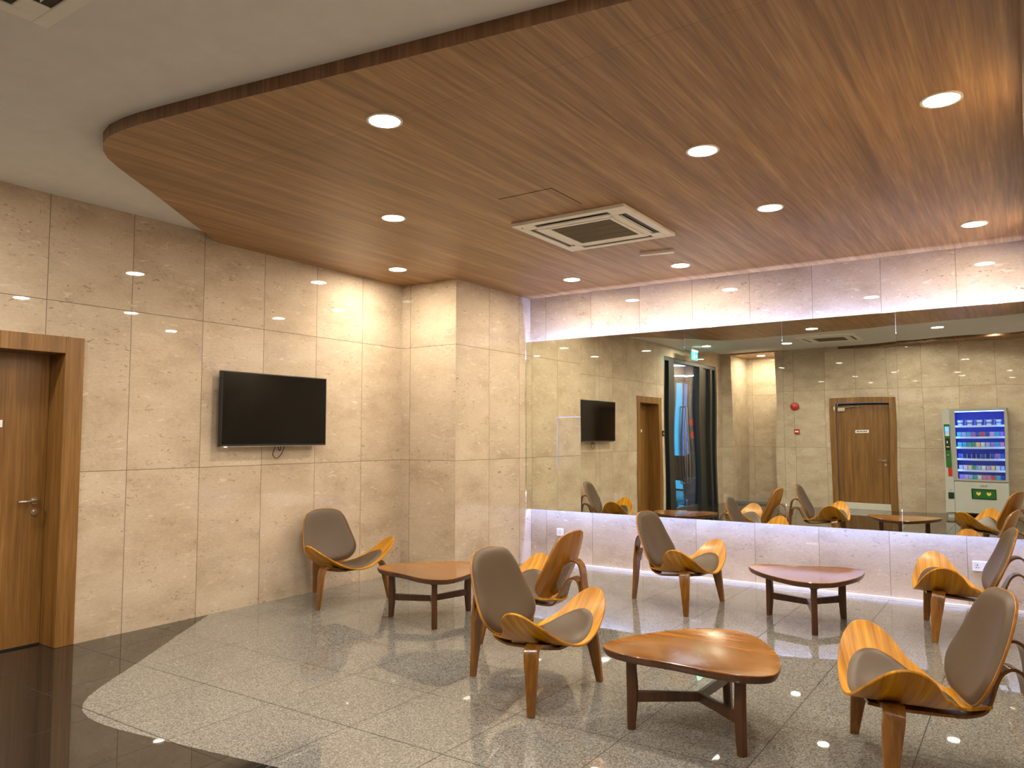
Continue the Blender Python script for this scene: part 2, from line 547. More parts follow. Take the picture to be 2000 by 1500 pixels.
# ------------------------------------------------------------ doors
def lever(parent, side, x, y, z, axis='x', flip=1, mat=None):
    """lever handle with rose and a keyhole disc below; axis = outward normal"""
    h = MB()
    if axis == 'x':
        h.cyl((x, y, z), .026, .012, 0)
        h.tube([(x + .008, y, z), (x + .055, y, z), (x + .062, y - .012 * flip, z), (x + .062, y - .13 * flip, z)], .0095)
    else:
        h.cyl((x, y, z), .026, .012, 1)
        h.tube([(x, y + .008, z), (x, y + .055, z), (x - .012 * flip, y + .062, z), (x - .13 * flip, y + .062, z)], .0095)
    ho = h.build('handle', M['chrome'], parent, smooth=True)
    k = MB()
    if axis == 'x':
        k.cyl((x, y, z - .078), .024, .012, 0); k.cyl((x + .012, y, z - .078), .011, .012, 0)
    else:
        k.cyl((x, y, z - .078), .024, .012, 1); k.cyl((x, y + .012, z - .078), .011, .012, 1)
    k.build('lock', M['chrome'], parent, smooth=True)
    return ho

d1 = bpy.data.objects.new('door_1', None); COL.objects.link(d1); d1.location = (XL, 2.29, 0)
struct(d1)
def L1(mb, name, mat, **k):      # parts given in world coordinates
    o = mb.build(name, mat, d1, **k); o.location = -d1.location; return o
fr = MB()
fr.box(XL - T - .02, XL + .012, DO1, DO1 + .128, 0, DZ + .118)
fr.box(XL - T - .02, XL + .012, DO0 - .128, DO0, 0, DZ + .118)
fr.box(XL - T - .02, XL + .012, DO0, DO1, DZ, DZ + .118)
L1(fr, 'door_frame', M['wood_frame'], bevel=.003)
lf = MB(); lf.box(XL - T - .04, XL - T + .0, DO0 + .003, DO1 - .003, .012, DZ - .003)
L1(lf, 'door_leaf', M['wood_door'])
ho = lever(d1, 0, XL - T, 2.617, 1.003, 'x', 1); ho.location = -d1.location
for c in d1.children:
    if c.name.startswith('lock'): c.location = -d1.location
pl = MB(); pl.box(XL - T, XL - T + .006, 2.19, 2.393, 1.515, 1.565)
L1(pl, 'name_plate', M['white_gloss'])
struct(MB().box(XL - T - .05, XL - T + .0, DO0, DO1, -.01, .010).build('trim_1', M['void']))

d2 = bpy.data.objects.new('door_2', None); COL.objects.link(d2); d2.location = ((D2a + D2b) / 2, YB, 0)
struct(d2)
def L2(mb, name, mat, **k):
    o = mb.build(name, mat, d2, **k); o.location = -d2.location; return o
fr = MB()
fr.box(D2a - .12, D2a, YB - .12, YB + .015, 0, D2z + .12)
fr.box(D2b, D2b + .12, YB - .12, YB + .015, 0, D2z + .12)
fr.box(D2a, D2b, YB - .12, YB + .015, D2z, D2z + .12)
L2(fr, 'door_frame', M['wood_frame'], bevel=.003)
lf = MB(); lf.box(D2a + .004, D2b - .004, YB - .15, YB - .105, .13, D2z - .03)
L2(lf, 'door_leaf', M['wood_door'])
MB().box(D2a, D2b, YB - .2, YB - .19, 0, D2z).build('trim_2', M['void'])
struct(bpy.data.objects['trim_2'])
ho = lever(d2, 0, D2b - .09, YB - .105, .95, 'y', 1); ho.location = -d2.location
for c in d2.children:
    if c.name.startswith('lock'): c.location = -d2.location
pl = MB(); pl.box(-2.91, -2.66, YB - .105, YB - .098, 1.50, 1.56)
sg = L2(pl, 'name_plate', M['white_gloss'])
bl = MB()
for k, (a, c) in enumerate([(-2.885, -2.83), (-2.82, -2.775), (-2.765, -2.72), (-2.715, -2.69)]):
    bl.box(a, c, YB - .098, YB - .0972, 1.522, 1.538)
o = bl.build('plate_lettering', M['black'], sg)
cl = MB()
cl.box(-3.235, -3.10, YB - .105, YB - .06, 1.955, 2.03)
cl.tube([(-3.13, YB - .08, 2.015), (-2.95, YB - .055, 2.045), (-2.93, YB - .055, 2.045)], .010)
cl.tube([(-2.93, YB - .05, 2.045), (-2.80, YB - .06, 2.03)], .008)
cl.box(-3.30, -3.272, YB + .014, YB + .035, 1.97, 2.05)
L2(cl, 'door_closer', M['chrome'], smooth=True)
struct(MB().box(D2a, D2b, YB - .10, YB + .02, 0, .125).build('trim_3', M['threshold'], bevel=.004))

# ------------------------------------------------------------ glass entrance in the left wall (seen in the mirror)
en = bpy.data.objects.new('door_3', None); COL.objects.link(en); en.location = (XL, .06, 0); struct(en)
def L3(mb, name, mat, **k):
    o = mb.build(name, mat, en, **k); o.location = -en.location; return o
fr = MB()
x0, x1 = XL - .13, XL - .02
fr.box(x0, x1, EN0, EN1, EZ - .07, EZ)
for a, c in ((EN1 - .04, EN1), (1.17, 1.42), (-.46, -.24), (-1.02, -.90), (EN0, EN0 + .10)):
    fr.box(x0, x1 + .02, a, c, 0, EZ - .07)
L3(fr, 'door_frame', M['frame_dark'])
pn = MB(); pn.box(XL - .08, XL - .07, 1.42, EN1 - .04, 0, EZ - .07)
L3(pn, 'side_pane', M['glass_clear'])
pn = MB(); pn.box(XL - .09, XL - .06, -.90, -.46, 0, EZ - .07)
L3(pn, 'blind_panel', M['frame_dark'])
pn = MB(); pn.box(XL - .09, XL - .06, EN0 + .1, -1.02, 0, EZ - .07)
L3(pn, 'blind_panel', M['frame_dark'])
for y0, y1, hy in ((.472, 1.165, .55), (-.235, .466, .39)):
    lf = MB(); lf.box(XL - .08, XL - .068, y0, y1, .01, EZ - .08)
    g = L3(lf, 'glass_leaf', M['glass_clear'])
    h = MB()
    for sgn in (-1, 1):
        xx = XL - .074 + sgn * .055
        h.tube([(XL - .074, hy, 2.02), (xx, hy, 2.02), (xx, hy, 2.0), (xx, hy, .55), (xx, hy, .53), (XL - .074, hy, .53)], .013)
    h.build('handle', M['steel'], g, smooth=True)
    h = MB(); h.box(XL - .09, XL - .058, y0, y1, .0, .07)
    h.build('floor_rail', M['steel'], g)

# ------------------------------------------------------------ outside, seen through the entrance by way of the mirror
struct(MB().box(-16, XL - T, -12, 9, -.2, -.02).build('floor', plain('pavement', (.13, .16, .21), .12)))
struct(MB().box(-16, XL - T, -9.6, -9.4, -.02, 5).build('wall_outside', plain('street_wall', (.16, .17, .18), .6)))
struct(MB().box(-12.2, -12.0, -9.4, 9, -.02, 5).build('wall_outside', plain('street_wall_dark', (.06, .07, .09), .6)))
o = thing('shop_window', 'bright cyan backlit shop window across the walkway outside the entrance', 'shop window', (-9.66, -9.2, -.02))
fw = MB(); fw.box(-.16, .42, -.05, .05, 3.24, 3.34); fw.box(-.16, .42, -.05, .05, 0, .85)
for xx in (-.16, .11, .38): fw.box(xx, xx + .04, -.05, .05, .85, 3.24)
fw.build('frame', M['frame_dark'], o)
MB().box(-.12, .11, -.02, 0, .85, 3.24).build('lit_pane', emitter('cyan', (.02, .50, .95), 1.3), o)
MB().box(.15, .38, -.02, 0, .85, 3.24).build('lit_pane', emitter('blue', (.12, .30, .85), .9), o)
sw = thing('slatted_screen', 'grey vertical slatted screen standing outside behind the red lanterns', 'screen', (-8.84, -9.1, -.02))
sl = MB()
for k in range(12):
    sl.box(-.33 + k * .056, -.33 + k * .056 + .034, -.03, .03, 0, 2.9)
sl.build('slats', plain('slat', (.42, .41, .38), .5), sw)
MB().box(-.36, .36, -.10, -.07, 0, 2.9).build('backing', plain('slat_back', (.16, .16, .16), .6), sw)
struct(MB().box(-12, XL - T, -9.4, 9, 3.35, 3.5).build('ceiling', plain('canopy', (.40, .48, .62), .6)))
for k, (xx, yy) in enumerate(((-8.9, -7.6), (-7.4, -4.2), (-7.0, .8), (-9.6, -6.0))):
    e = thing('canopy_light', ['cool white strip light under the canopy right in front of the slatted screen',
        'cool white strip light under the canopy above the two red lanterns', 'cool white strip light under the canopy directly outside the door leaf',
        'cool white strip light under the canopy before the cyan shop window'][k], 'light', (xx, yy, 3.35))
    MB().box(-.6, .6, -.09, .09, -.03, -.012).build('diffuser', emitter('cool', (.62, .80, 1.0), 30), e)
    MB().box(-.63, .63, -.12, .12, -.012, 0).build('housing', M['white_gloss'], e)
o = thing('light_box', 'low cyan glowing light box standing on the pavement outside', 'light box', (-8.12, -5.2, -.02))
MB().box(-.11, .11, -.05, .05, .03, .26).build('panel', emitter('cyan_low', (.05, .5, .9), 1.2), o)
MB().box(-.13, .13, -.07, .07, 0, .03).build('base', M['frame_dark'], o)
ln0 = None
for k, (yy, zz, xx) in enumerate(((-3.85, 1.80, -7.09), (-3.85, 1.46, -7.09))):
    if ln0 is None:
        ln0 = thing('paper_lantern', 'x', 'lantern', (0, 0, 0), 0, 'red lanterns hanging outside the entrance')
        b_ = MB()
        prof = [(.025, -.09), (.06, -.075), (.082, -.04), (.087, 0), (.082, .04), (.06, .075), (.025, .09)]
        n = 20
        vs = [(r * math.cos(2 * PI * i / n), r * math.sin(2 * PI * i / n), z) for r, z in prof for i in range(n)]
        fs = [(a * n + i, a * n + (i + 1) % n, (a + 1) * n + (i + 1) % n, (a + 1) * n + i) for a in range(6) for i in range(n)]
        fs += [tuple(range(n)), tuple(6 * n + i for i in range(n))]
        b_.add(vs, fs).build('shade', emitter('lantern_red', (.9, .05, .02), .8), ln0, smooth=True)
        gold = plain('gold', (.6, .4, .1), .4)
        MB().cyl((0, 0, -.105), .025, .018).build('cap', gold, ln0)
        MB().cyl((0, 0, .088), .025, .018).build('cap', gold, ln0)
        MB().tube([(0, 0, -.10), (0, 0, -.19)], .008).build('tassel', M['red'], ln0)
        e = ln0
    else:
        e = copy_tree(ln0)
    e.location = (xx, yy, zz)
    e['label'] = ['upper of the two red paper lanterns hanging outside the glass entrance', 'lower of the two red paper lanterns hanging outside the glass entrance'][k]
o = thing('lantern_cord', 'thin dark cord carrying the two red lanterns outside the entrance', 'cord')
o.location = (-7.09, -3.85, 1.92)
MB().tube([(0, 0, 0), (0, 0, 1.43)], .004, 6).build('cord', M['black'], o)
o = thing('potted_tree', 'bare branching tree in a pale round pot outside the glass entrance', 'tree', (-7.42, -4.35, -.02))
MB().cyl((0, 0, 0), .15, .38, r2=.2, n=28).build('pot', plain('pot', (.62, .63, .66), .4), o, smooth=True)
br = MB(); rr = random.Random(3)
br.tube([(0, 0, .3), (.02, .01, .7), (-.01, .03, 1.2), (.03, 0, 1.7)], [.02, .017, .012, .006], 8)
for k in range(14):
    z = .6 + k * .075; a = rr.uniform(0, 2 * PI); l = rr.uniform(.18, .34)
    br.tube([(0, 0, z), (l * .5 * math.cos(a), l * .5 * math.sin(a), z + .12), (l * math.cos(a + .3), l * math.sin(a + .3), z + .3)], [.008, .005, .002], 6)
br.build('branches', plain('bark', (.16, .10, .06), .8), o, smooth=True)

# ------------------------------------------------------------ mirror wall and its LED tape
MX = [-4.864, -3.903, -2.916, -1.932, -.947, .033]
MZ0, MZ1, MY = .613, 2.551, 7.508
names = ['tall wall mirror pane at the left end, next to the marble column', 'wall mirror pane second from the left, behind the chair facing the far table',
         'middle pane of the long wall mirror, showing the niche', 'wall mirror pane second from the right, showing the wooden rear door',
         'wall mirror pane at the right end, showing the vending machine']
rr = random.Random(11)
for k in range(5):
    a, c = MX[k] + .0007, MX[k + 1] - .0007
    nx, nz = 22, 40
    ph = [rr.uniform(0, 6.28) for _ in range(4)]
    g = MB(); vs = []
    for j in range(nz + 1):
        for i in range(nx + 1):
            u, v = i / nx, j / nz
            edge = min(1, 6 * min(u, 1 - u) + .25)
            dy = .00011 * math.sin(2 * PI * u * 1.1 + ph[0]) + .00016 * math.sin(2 * PI * v * 1.7 + ph[1]) * (1.6 - edge) + .00007 * math.sin(2 * PI * (u + v) * 1.4 + ph[2])
            vs.append((a + (c - a) * u, MY + dy, MZ0 + (MZ1 - MZ0) * v))
    fs = [(j * (nx + 1) + i, j * (nx + 1) + i + 1, (j + 1) * (nx + 1) + i + 1, (j + 1) * (nx + 1) + i) for j in range(nz) for i in range(nx)]
    g.add(vs, fs, 0)
    # sides and back of the pane
    y0, y1 = MY + .0004, MY + .006
    g.add([(a, MY, MZ0), (c, MY, MZ0), (c, y1, MZ0), (a, y1, MZ0), (a, MY, MZ1), (c, MY, MZ1), (c, y1, MZ1), (a, y1, MZ1)],
          [(0, 3, 2, 1), (4, 5, 6, 7), (0, 4, 7, 3), (1, 2, 6, 5), (3, 7, 6, 2)], 1)
    e = thing('mirror_panel', names[k], 'mirror', ((a + c) / 2, MY, MZ0), 0, 'panes of the long wall mirror')
    o = g.build('mirror_glass', [M['mirror'], M['glass_edge']], e)
    for p in o.data.polygons:
        if p.material_index == 0: p.use_smooth = True
    o.location = -e.location
    # make sure the silvered side faces the room
    bm = bmesh.new(); bm.from_mesh(o.data)
    for f in bm.faces:
        if f.material_index == 0 and f.normal.y > 0: f.normal_flip()
    bm.to_mesh(o.data); bm.free()
    bk = MB(); bk.box(a + (.012 if k == 0 else 0), c, MY + .006, YW - .045, MZ0 + .19, MZ1 - .19)
    bk.box(a + .2, a + .25, YW - .045, YW, 1.2, 1.9); bk.box(c - .25, c - .2, YW - .045, YW, 1.2, 1.9)
    o = bk.build('backing_frame', M['white_gloss'], e); o.location = -e.location
for nm, z0, z1, lab in (('led_strip', MZ1 - .19, MZ1 - .180, 'lavender white light strip hidden along the top back edge of the mirror'),
                        ('led_strip', MZ0 + .180, MZ0 + .19, 'lavender white light strip hidden along the bottom back edge of the mirror')):
    o = MB().box(MX[0] + .012, MX[5] - .012, 7.530, 7.552, z0, z1).build(nm, M['tape'])
    tag(o, lab, 'light strip')

# ------------------------------------------------------------ downlights
def downlight(lm, r):
    e = thing('downlight', '', 'light')
    MB().ring((0, 0), r * .90, r * 1.06, -.006, 0).build('trim_ring', M['white_plastic'], e, smooth=True)
    MB().cyl((0, 0, -.0045), r * .90, .003, n=40).build('diffuser', lm, e)
    return e
WL = [(-2.70, 2.83, 'round downlight in the timber ceiling nearest the curved front edge'),
      (-.29, 4.16, 'round downlight at the upper right, largest in the picture'),
      (-1.485, 4.155, 'round downlight in the timber ceiling, to the right above the air conditioner'),
      (-3.875, 4.165, 'round downlight left of the air conditioner and its access hatch'),
      (-1.472, 5.487, 'round downlight just right of the air conditioner'),
      (-.287, 6.80, 'round downlight at the far right beside the mirror wall'),
      (-5.053, 5.50, 'round downlight closest to the corner above the television wall'),
      (-3.885, 6.88, 'round downlight nearest the column and the left end of the mirror'),
      (-2.70, 6.89, 'round downlight next to the small emergency light')]
proto = None
for x, y, lab in WL:
    if proto is None:
        proto = downlight(M['lamp'], .088); e = proto
    else:
        e = copy_tree(proto)
    e.location = (x, y, ZW); e['label'] = lab; e['group'] = 'downlights in the timber ceiling'
PL = [(-1.14, 1.37, ZC, 'downlight in the white ceiling near the right wall, seen in the mirror'),
      (-5.0, 1.0, ZC, 'downlight in the white ceiling in front of the glass entrance, seen in the mirror'),
      (-3.62, .62, ZC, 'downlight in the white ceiling beside the second air conditioner, seen in the mirror'),
      (1.3, .7, ZC, 'added unseen fill downlight in the white ceiling right of the camera, beyond the right wall end'),  # added lamp out of view, brightens the rear room shown in the mirror
      (2.4, .7, ZC, 'added unseen fill downlight in the white ceiling at the far right behind the right wall end'),  # second added lamp out of view, more fill for the rear room
      (-4.92, -2.2, ZB - .03, 'downlight in the timber ceiling of the rear niche')]
proto2 = None
for x, y, z, lab in PL:
    if proto2 is None:
        proto2 = downlight(M['lamp_white'], .088); e = proto2
    else:
        e = copy_tree(proto2)
    if 'niche' in lab:
        for c in e.children:
            if c.name.startswith('diffuser'):
                c.data = c.data.copy(); c.data.materials[0] = M['lamp']
    e.location = (x, y, z); e['label'] = lab
proto3 = downlight(M['lamp_white'], .035)
for k, (x, y, lab) in enumerate(((-2.0, -.9, 'tiny spotlight above the rear wooden door, left of two near it'),
                                 (-1.65, -.9, 'tiny spotlight between the rear door and the vending machine'),
                                 (-.47, -.90, 'tiny spotlight above the vending machine'))):
    e = proto3 if k == 0 else copy_tree(proto3)
    e.location = (x, y, ZB if y > -.94 else ZB - .05); e['label'] = lab; e['group'] = 'small spotlights near the rear wall'

# ------------------------------------------------------------ ceiling air conditioners
def cassette(loc, rz, label):
    e = thing('air_conditioner', label, 'air conditioner', loc, rz)
    h = .475
    f = MB()
    # face plate ring with four louvre slots, the plate is built of bars
    zo, zi = -.028, 0
    slots = .315; s0, s1 = .345, .415
    f.box(-h, h, s1, h, zo, zi); f.box(-h, h, -h, -s1, zo, zi)
    f.box(s1, h, -s1, s1, zo, zi); f.box(-h, -s1, -s1, s1, zo, zi)
    for a, b_ in ((-1, -1), (-1, 1), (1, -1), (1, 1)):
        f.box(a * slots, a * s1, b_ * slots, b_ * s1, zo, zi)
    for q in (-1, 1):
        f.box(-slots, slots, q * .29, q * s0, zo, zi)
        f.box(q * .29, q * s0, -slots, slots, zo, zi)
    f.build('face_plate', M['white_plastic'], e, bevel=.004)
    MB().box(-s1, s1, -s1, s1, -.0200, -.001).build('recess', M['black'], e)
    g = MB(); g.box(-.250, .250, -.250, .250, -.030, -.006)
    go = g.build('intake_grille', M['grille'], e)
    r = MB()
    for k in range(1, 4):
        r.box(-.250, .250, -.250 + k * .125 - .004, -.250 + k * .125 + .002, -.033, -.0295)
    for k in range(1, 66):
        x = -.250 + k * .0076
        r.box(x - .0008, x + .0008, -.250, .250, -.0315, -.0295)
    r.build('grille_bars', plain('grille_bar', (.20, .155, .085), .5), go)
    b_ = MB()
    for q in (-1, 1):
        b_.box(-.29, .29, q * .256 if q > 0 else -.285, .285 if q > 0 else -.256, -.032, -.006)
        b_.box(q * .256 if q > 0 else -.285, .285 if q > 0 else -.256, -.256, .256, -.032, -.006)
    b_.build('grille_border', M['white_plastic'], e, bevel=.003)
    for q in range(4):
        l = MB(); l.add([(-.26, .350, -.0215), (.26, .350, -.0215), (.30, .368, -.0265), (-.30, .368, -.0265),
                         (-.26, .350, -.0205), (.26, .350, -.0205), (.30, .368, -.0250), (-.30, .368, -.0250)],
                        [(0, 1, 2, 3), (4, 7, 6, 5), (0, 4, 5, 1), (1, 5, 6, 2), (2, 6, 7, 3), (3, 7, 4, 0)])
        o = l.build('louvre', M['white_plastic'], e); o.rotation_euler = (0, 0, q * PI / 2)
    MB().cyl((-.42, -.40, -.031), .006, .004, n=12).build('indicator', M['black'], e)
    return e
cassette((-2.765, 5.27, ZW), 0, 'square white ceiling cassette air conditioner set in the timber ceiling')
cassette((-2.80, .975, ZC), 0, 'square ceiling cassette air conditioner in the white plaster ceiling, cut by the upper left corner')
e = thing('access_hatch', 'square timber access hatch flush in the ceiling beside the air conditioner', 'hatch', (-2.755, 4.45, ZW))
MB().box(-.213, .213, -.208, .208, -.0010, 0).build('shadow_gap', M['void'], e)
MB().box(-.209, .209, -.204, .204, -.0022, 0).build('panel', M['wood_ceiling'], e)
e = thing('emergency_light', 'small white oval emergency light on the timber ceiling beside the air conditioner', 'emergency light', (-2.67, 6.26, ZW), math.radians(10))
pts = [(.125 * c + (.028 * math.cos(t)), .028 * math.sin(t)) for c, t0 in ((1, -PI / 2), (-1, PI / 2)) for t in [t0 + PI * i / 10 for i in range(11)]]
MB().prism(pts, -.022, 0).build('housing', M['white_gloss'], e, bevel=.004)
MB().prism([(x * .55 - .05, y * .5) for x, y in pts], -.0235, -.021).build('lens', plain('lens', (.85, .55, .5), .3), e)

# ------------------------------------------------------------ television
tv = thing('television', 'flat black television mounted on the marble wall above the far left chair', 'television', (XL, 4.452, 1.68))
TX, hw, hh = .112, .567, .316
MB().box(TX - .045, TX, -hw, hw, -hh, hh).build('bezel', M['black'], tv, bevel=.004)
MB().box(TX - .0005, TX + .001, -hw + .010, hw - .010, -hh + .022, hh - .010).build('screen', M['screen'], tv)
MB().box(TX - .001, TX + .0012, -hw, hw, -hh, -hh + .006).build('lower_trim', M['steel'], tv)
MB().box(.0, TX - .045, -.2, .2, -.15, .15).build('wall_bracket', M['black'], tv)
MB().box(TX - .002, TX + .002, -hw + .028, -hw + .062, -hh - .006, -hh + .006).build('badge', M['white_gloss'], tv)
pts = catmull([(.045, .055, -hh + .04), (.045, .03, -hh - .02), (.035, .02, -hh - .075), (.03, .065, -hh - .108), (.035, .115, -hh - .07), (.045, .135, -hh - .01), (.045, .14, -hh + .04)], 6, False)
MB().tube(pts, .0035, 8).build('cable', M['black'], tv, smooth=True)
pts = catmull([(.05, .065, -hh + .02), (.045, .07, -hh - .02), (.04, .095, -hh - .04), (.045, .10, -hh + .02)], 5, False)
MB().tube(pts, .004, 8).build('cable', M['black'], tv, smooth=True)

# ------------------------------------------------------------ small wall fittings
def socket(loc, w_, label):
    e = thing('power_socket', label, 'power socket', loc, 0, 'sockets on the mirror wall')
    MB().box(-w_ / 2, w_ / 2, -.010, 0, -.043, .043).build('cover_plate', M['white_gloss'], e, bevel=.004)
    for cx in ((-w_ / 4, w_ / 4) if w_ > .1 else (0,)):
        h = MB()
        h.box(cx - .003, cx + .003, -.0108, -.0095, .004, .016)
        h.box(cx - .013, cx - .005, -.0108, -.0095, -.014, -.008)
        h.box(cx + .005, cx + .013, -.0108, -.0095, -.014, -.008)
        h.build('pin_holes', M['black'], e)
    MB().box(-w_ / 2 + .012, -w_ / 2 + .024, -.0135, -.0095, .018, .034).build('switch', M['white_gloss'], e)
    return e
socket((-4.47, YW, .36), .088, 'white single power socket on the lit wall near the left end of the mirror')
socket((-.365, YW, .355), .150, 'white double power socket low on the wall behind the right chairs')
e = thing('fire_bell', 'round red fire alarm bell on the rear marble wall, seen in the mirror', 'alarm bell', (-4.05, YB, 2.07))
g = MB(); g.cyl((0, .03, 0), .085, .035, 1, 32, .075); g.cyl((0, .065, 0), .075, .012, 1, 32, .03); g.build('gong', M['red'], e, smooth=True)
MB().cyl((0, 0, 0), .05, .03, 1, 24).build('back_box', M['red'], e, smooth=True)
MB().cyl((0, .077, 0), .012, .006, 1, 16).build('bolt', M['steel'], e, smooth=True)
e = thing('break_glass_unit', 'small square red fire call point below the alarm bell', 'fire call point', (-4.03, YB, 1.53))
MB().box(-.048, .048, 0, .04, -.048, .048).build('housing', M['red'], e, bevel=.005)
MB().box(-.032, .032, .0395, .042, -.018, .014).build('glass_pane', M['white_gloss'], e)
MB().box(-.03, .03, .0395, .0415, .022, .034).build('label_strip', M['black'], e)
e = thing('push_button', 'small dark exit button with a white symbol between the wooden door and the entrance', 'push button', (XL, 1.705, 1.5))
MB().box(0, .018, -.04, .04, -.05, .05).build('plate', M['black'], e, bevel=.003)
MB().prism([(-.012, -.018), (.012, -.018), (0, .02)], 0, .002).build('symbol', M['white_gloss'], e)
s_ = e.children[-1] if e.children[-1].name.startswith('symbol') else [c for c in e.children if c.name.startswith('symbol')][0]
s_.rotation_euler = (PI / 2, 0, PI / 2); s_.location = (.0178, 0, 0)
e = thing('exit_sign', 'green running-man exit sign hanging above the glass entrance', 'exit sign', (-5.30, .90, ZC))
MB().box(-.008, .008, -.17, .17, -.24, -.085).build('sign_plate', emitter('exit_green', (.02, .45, .33), .9), e)
MB().box(-.022, .022, -.18, .18, -.085, -.05).build('housing', M['white_gloss'], e, bevel=.003)
for yy in (-.12, .12): MB().tube([(0, yy, -.05), (0, yy, 0)], .005, 8).build('hanger', M['steel'], e)
# running figure and arrow on the plate, both faces
g = MB()
for sx in (-1, 1):
    xx = sx * .0083
    def q(pts):
        n = len(pts)
        g.add([(xx, a, z) for a, z in pts] + [(xx + sx * .0012, a, z) for a, z in pts],
              [tuple(range(n)), tuple(range(2 * n - 1, n - 1, -1))] + [(i, (i + 1) % n, n + (i + 1) % n, n + i) for i in range(n)])
    q([(.03 + .013 * math.cos(t * PI / 5), -.187 + .013 * math.sin(t * PI / 5)) for t in range(10)])
    q([(.0, -.21), (.035, -.205), (.045, -.255), (.02, -.26)])
    q([(.02, -.255), (.04, -.255), (.075, -.285), (.07, -.30), (.03, -.275)])
    q([(.02, -.255), (.04, -.265), (.0, -.31), (-.015, -.305)])
    q([(-.14, -.245), (-.10, -.215), (-.10, -.235), (-.05, -.235), (-.05, -.255), (-.10, -.255), (-.10, -.275)])
g.v = [(x, y, z + .083) for x, y, z in g.v]
g.build('pictogram', M['white_gloss'], e)

# ------------------------------------------------------------ vending machine (seen in the mirror)
VX0, VX1, VYF, VYB, VZ0, VZ1 = -1.30, -.31, -.85, -1.62, .09, 1.945
vm = thing('vending_machine', 'grey vending machine with blue-lit snack window and green control column', 'vending machine', ((VX0 + VX1) / 2, -1.235, 0))
def V(mb, name, mat, parent=None, **k):
    o = mb.build(name, mat, parent or vm, **k)
    o.location = (-vm.location.x, -vm.location.y, 0) if parent is None else (0, 0, 0)
    return o
def vp(px, py):
    return -1.314 + (px - 1837) / 131 * 1.022, 1.947 - (py - 797) / 203 * 1.85
WX0, WX1, WZ0, WZ1 = -1.10, -.352, .665, 1.905      # window opening
g = MB()
g.box(VX0, -1.175, VYB, VYF, VZ0, VZ1)                         # control column carcass
g.box(-1.175, VX1, VYB, VYF, VZ0, WZ0)                         # lower body
g.box(-1.175, VX1, VYB, VYB + .05, WZ0, VZ1)                   # back
g.box(-1.175, -1.13, VYB, VYF - .03, WZ0, VZ1)
g.box(VX1 - .03, VX1, VYB, VYF - .03, WZ0, VZ1)
g.box(-1.175, VX1, VYB, VYF - .03, WZ1, VZ1)
V(g, 'cabinet', M['machine'])
g = MB()
g.box(-1.172, WX0, VYF - .03, VYF + .012, WZ0 - .02, VZ1); g.box(WX1, VX1, VYF - .03, VYF + .012, WZ0 - .02, VZ1)
g.box(WX0, WX1, VYF - .03, VYF + .012, WZ1, VZ1); g.box(WX0, WX1, VYF - .03, VYF + .012, WZ0 - .02, WZ0 + .012)
wd = V(g, 'window_frame', M['machine_edge'])
g = MB(); g.box(WX0, WX1, VYF - .008, VYF - .002, WZ0 + .012, WZ1)
V(g, 'window_pane', M['glass_clear'])
g = MB()
g.box(-1.13, VX1 - .03, VYB + .05, VYB + .06, WZ0, WZ1)
g.box(-1.13, -1.125, VYB + .06, VYF - .03, WZ0, WZ1); g.box(VX1 - .035, VX1 - .03, VYB + .06, VYF - .03, WZ0, WZ1)
g.box(-1.125, VX1 - .035, VYB + .06, VYF - .03, WZ1 - .005, WZ1)
V(g, 'liner', M['cabinet_in'])
g = MB()
g.box(WX0 - .022, WX0 - .008, VYF - .055, VYF - .035, WZ0 + .03, WZ1 - .03)
g.box(WX1 + .006, WX1 + .012, VYF - .055, VYF - .035, WZ0 + .03, WZ1 - .03)
g.box(WX0, WX1, VYF - .055, VYF - .035, WZ1 - .02, WZ1 - .008)
V(g, 'light_tube', M['blue_tube'])
rows = [vp(0, y)[1] for y in (831, 853.5, 874, 897, 919, 937.5)]
for z in rows:
    g = MB(); g.box(-1.124, VX1 - .036, VYF - .36, VYF - .10, z - .012, z)
    g.box(-1.124, VX1 - .036, VYF - .105, VYF - .098, z - .03, z + .006)
    n = 5 if z == rows[0] else 10
    for k in range(1, n):
        x = WX0 + .005 + (WX1 - WX0 - .01) * k / n
        g.box(x - .002, x + .002, VYF - .34, VYF - .10, z, z + (.11 if n == 5 else .085))
    V(g, 'shelf', M['shelf'])
# control column
x0, z1 = vp(1842, 828); x1, z0 = vp(1855, 915)
x0, x1 = -1.277, -1.188
g = MB(); g.box(x0, x1, VYF, VYF + .010, z0, z1); cp = V(g, 'control_panel', M['green'], bevel=.004)
g = MB(); g.box(x0 + .012, x1 - .012, VYF + .010, VYF + .013, vp(0, 843)[1], vp(0, 833)[1]); g.build('display', M['display'], cp)
g = MB(); g.box(x0 + .012, x1 - .012, VYF + .010, VYF + .0125, vp(0, 852)[1], vp(0, 843.5)[1]); g.build('display', M['display_grey'], cp)
g = MB(); g.box(x0 + .010, x1 - .010, VYF + .010, VYF + .013, vp(0, 881)[1], vp(0, 857)[1]); g.build('keypad', M['black'], cp)
g = MB(); g.box(x0 + .02, x0 + .068, VYF + .013, VYF + .0145, vp(0, 875)[1], vp(0, 873)[1]); g.build('keypad_lettering', M['hand'], cp)
g = MB(); g.box(x0 + .03, x0 + .045, VYF + .013, VYF + .0145, vp(0, 867)[1], vp(0, 862)[1]); g.build('keypad_symbol', M['white_gloss'], cp)
g = MB(); g.box(x0 + .02, x1 - .03, VYF + .010, VYF + .022, vp(0, 891.5)[1], vp(0, 889)[1]); g.build('coin_slot', M['chrome'], cp)
g = MB(); g.box(-1.250, -1.190, VYF, VYF + .008, vp(0, 932)[1], vp(0, 915.5)[1]); V(g, 'price_sticker', M['red'])
g = MB(); g.box(-1.262, -1.175, VYF + .0, VYF + .006, vp(0, 975)[1], vp(0, 963)[1]); V(g, 'change_tray', M['green_dark'])
g = MB()
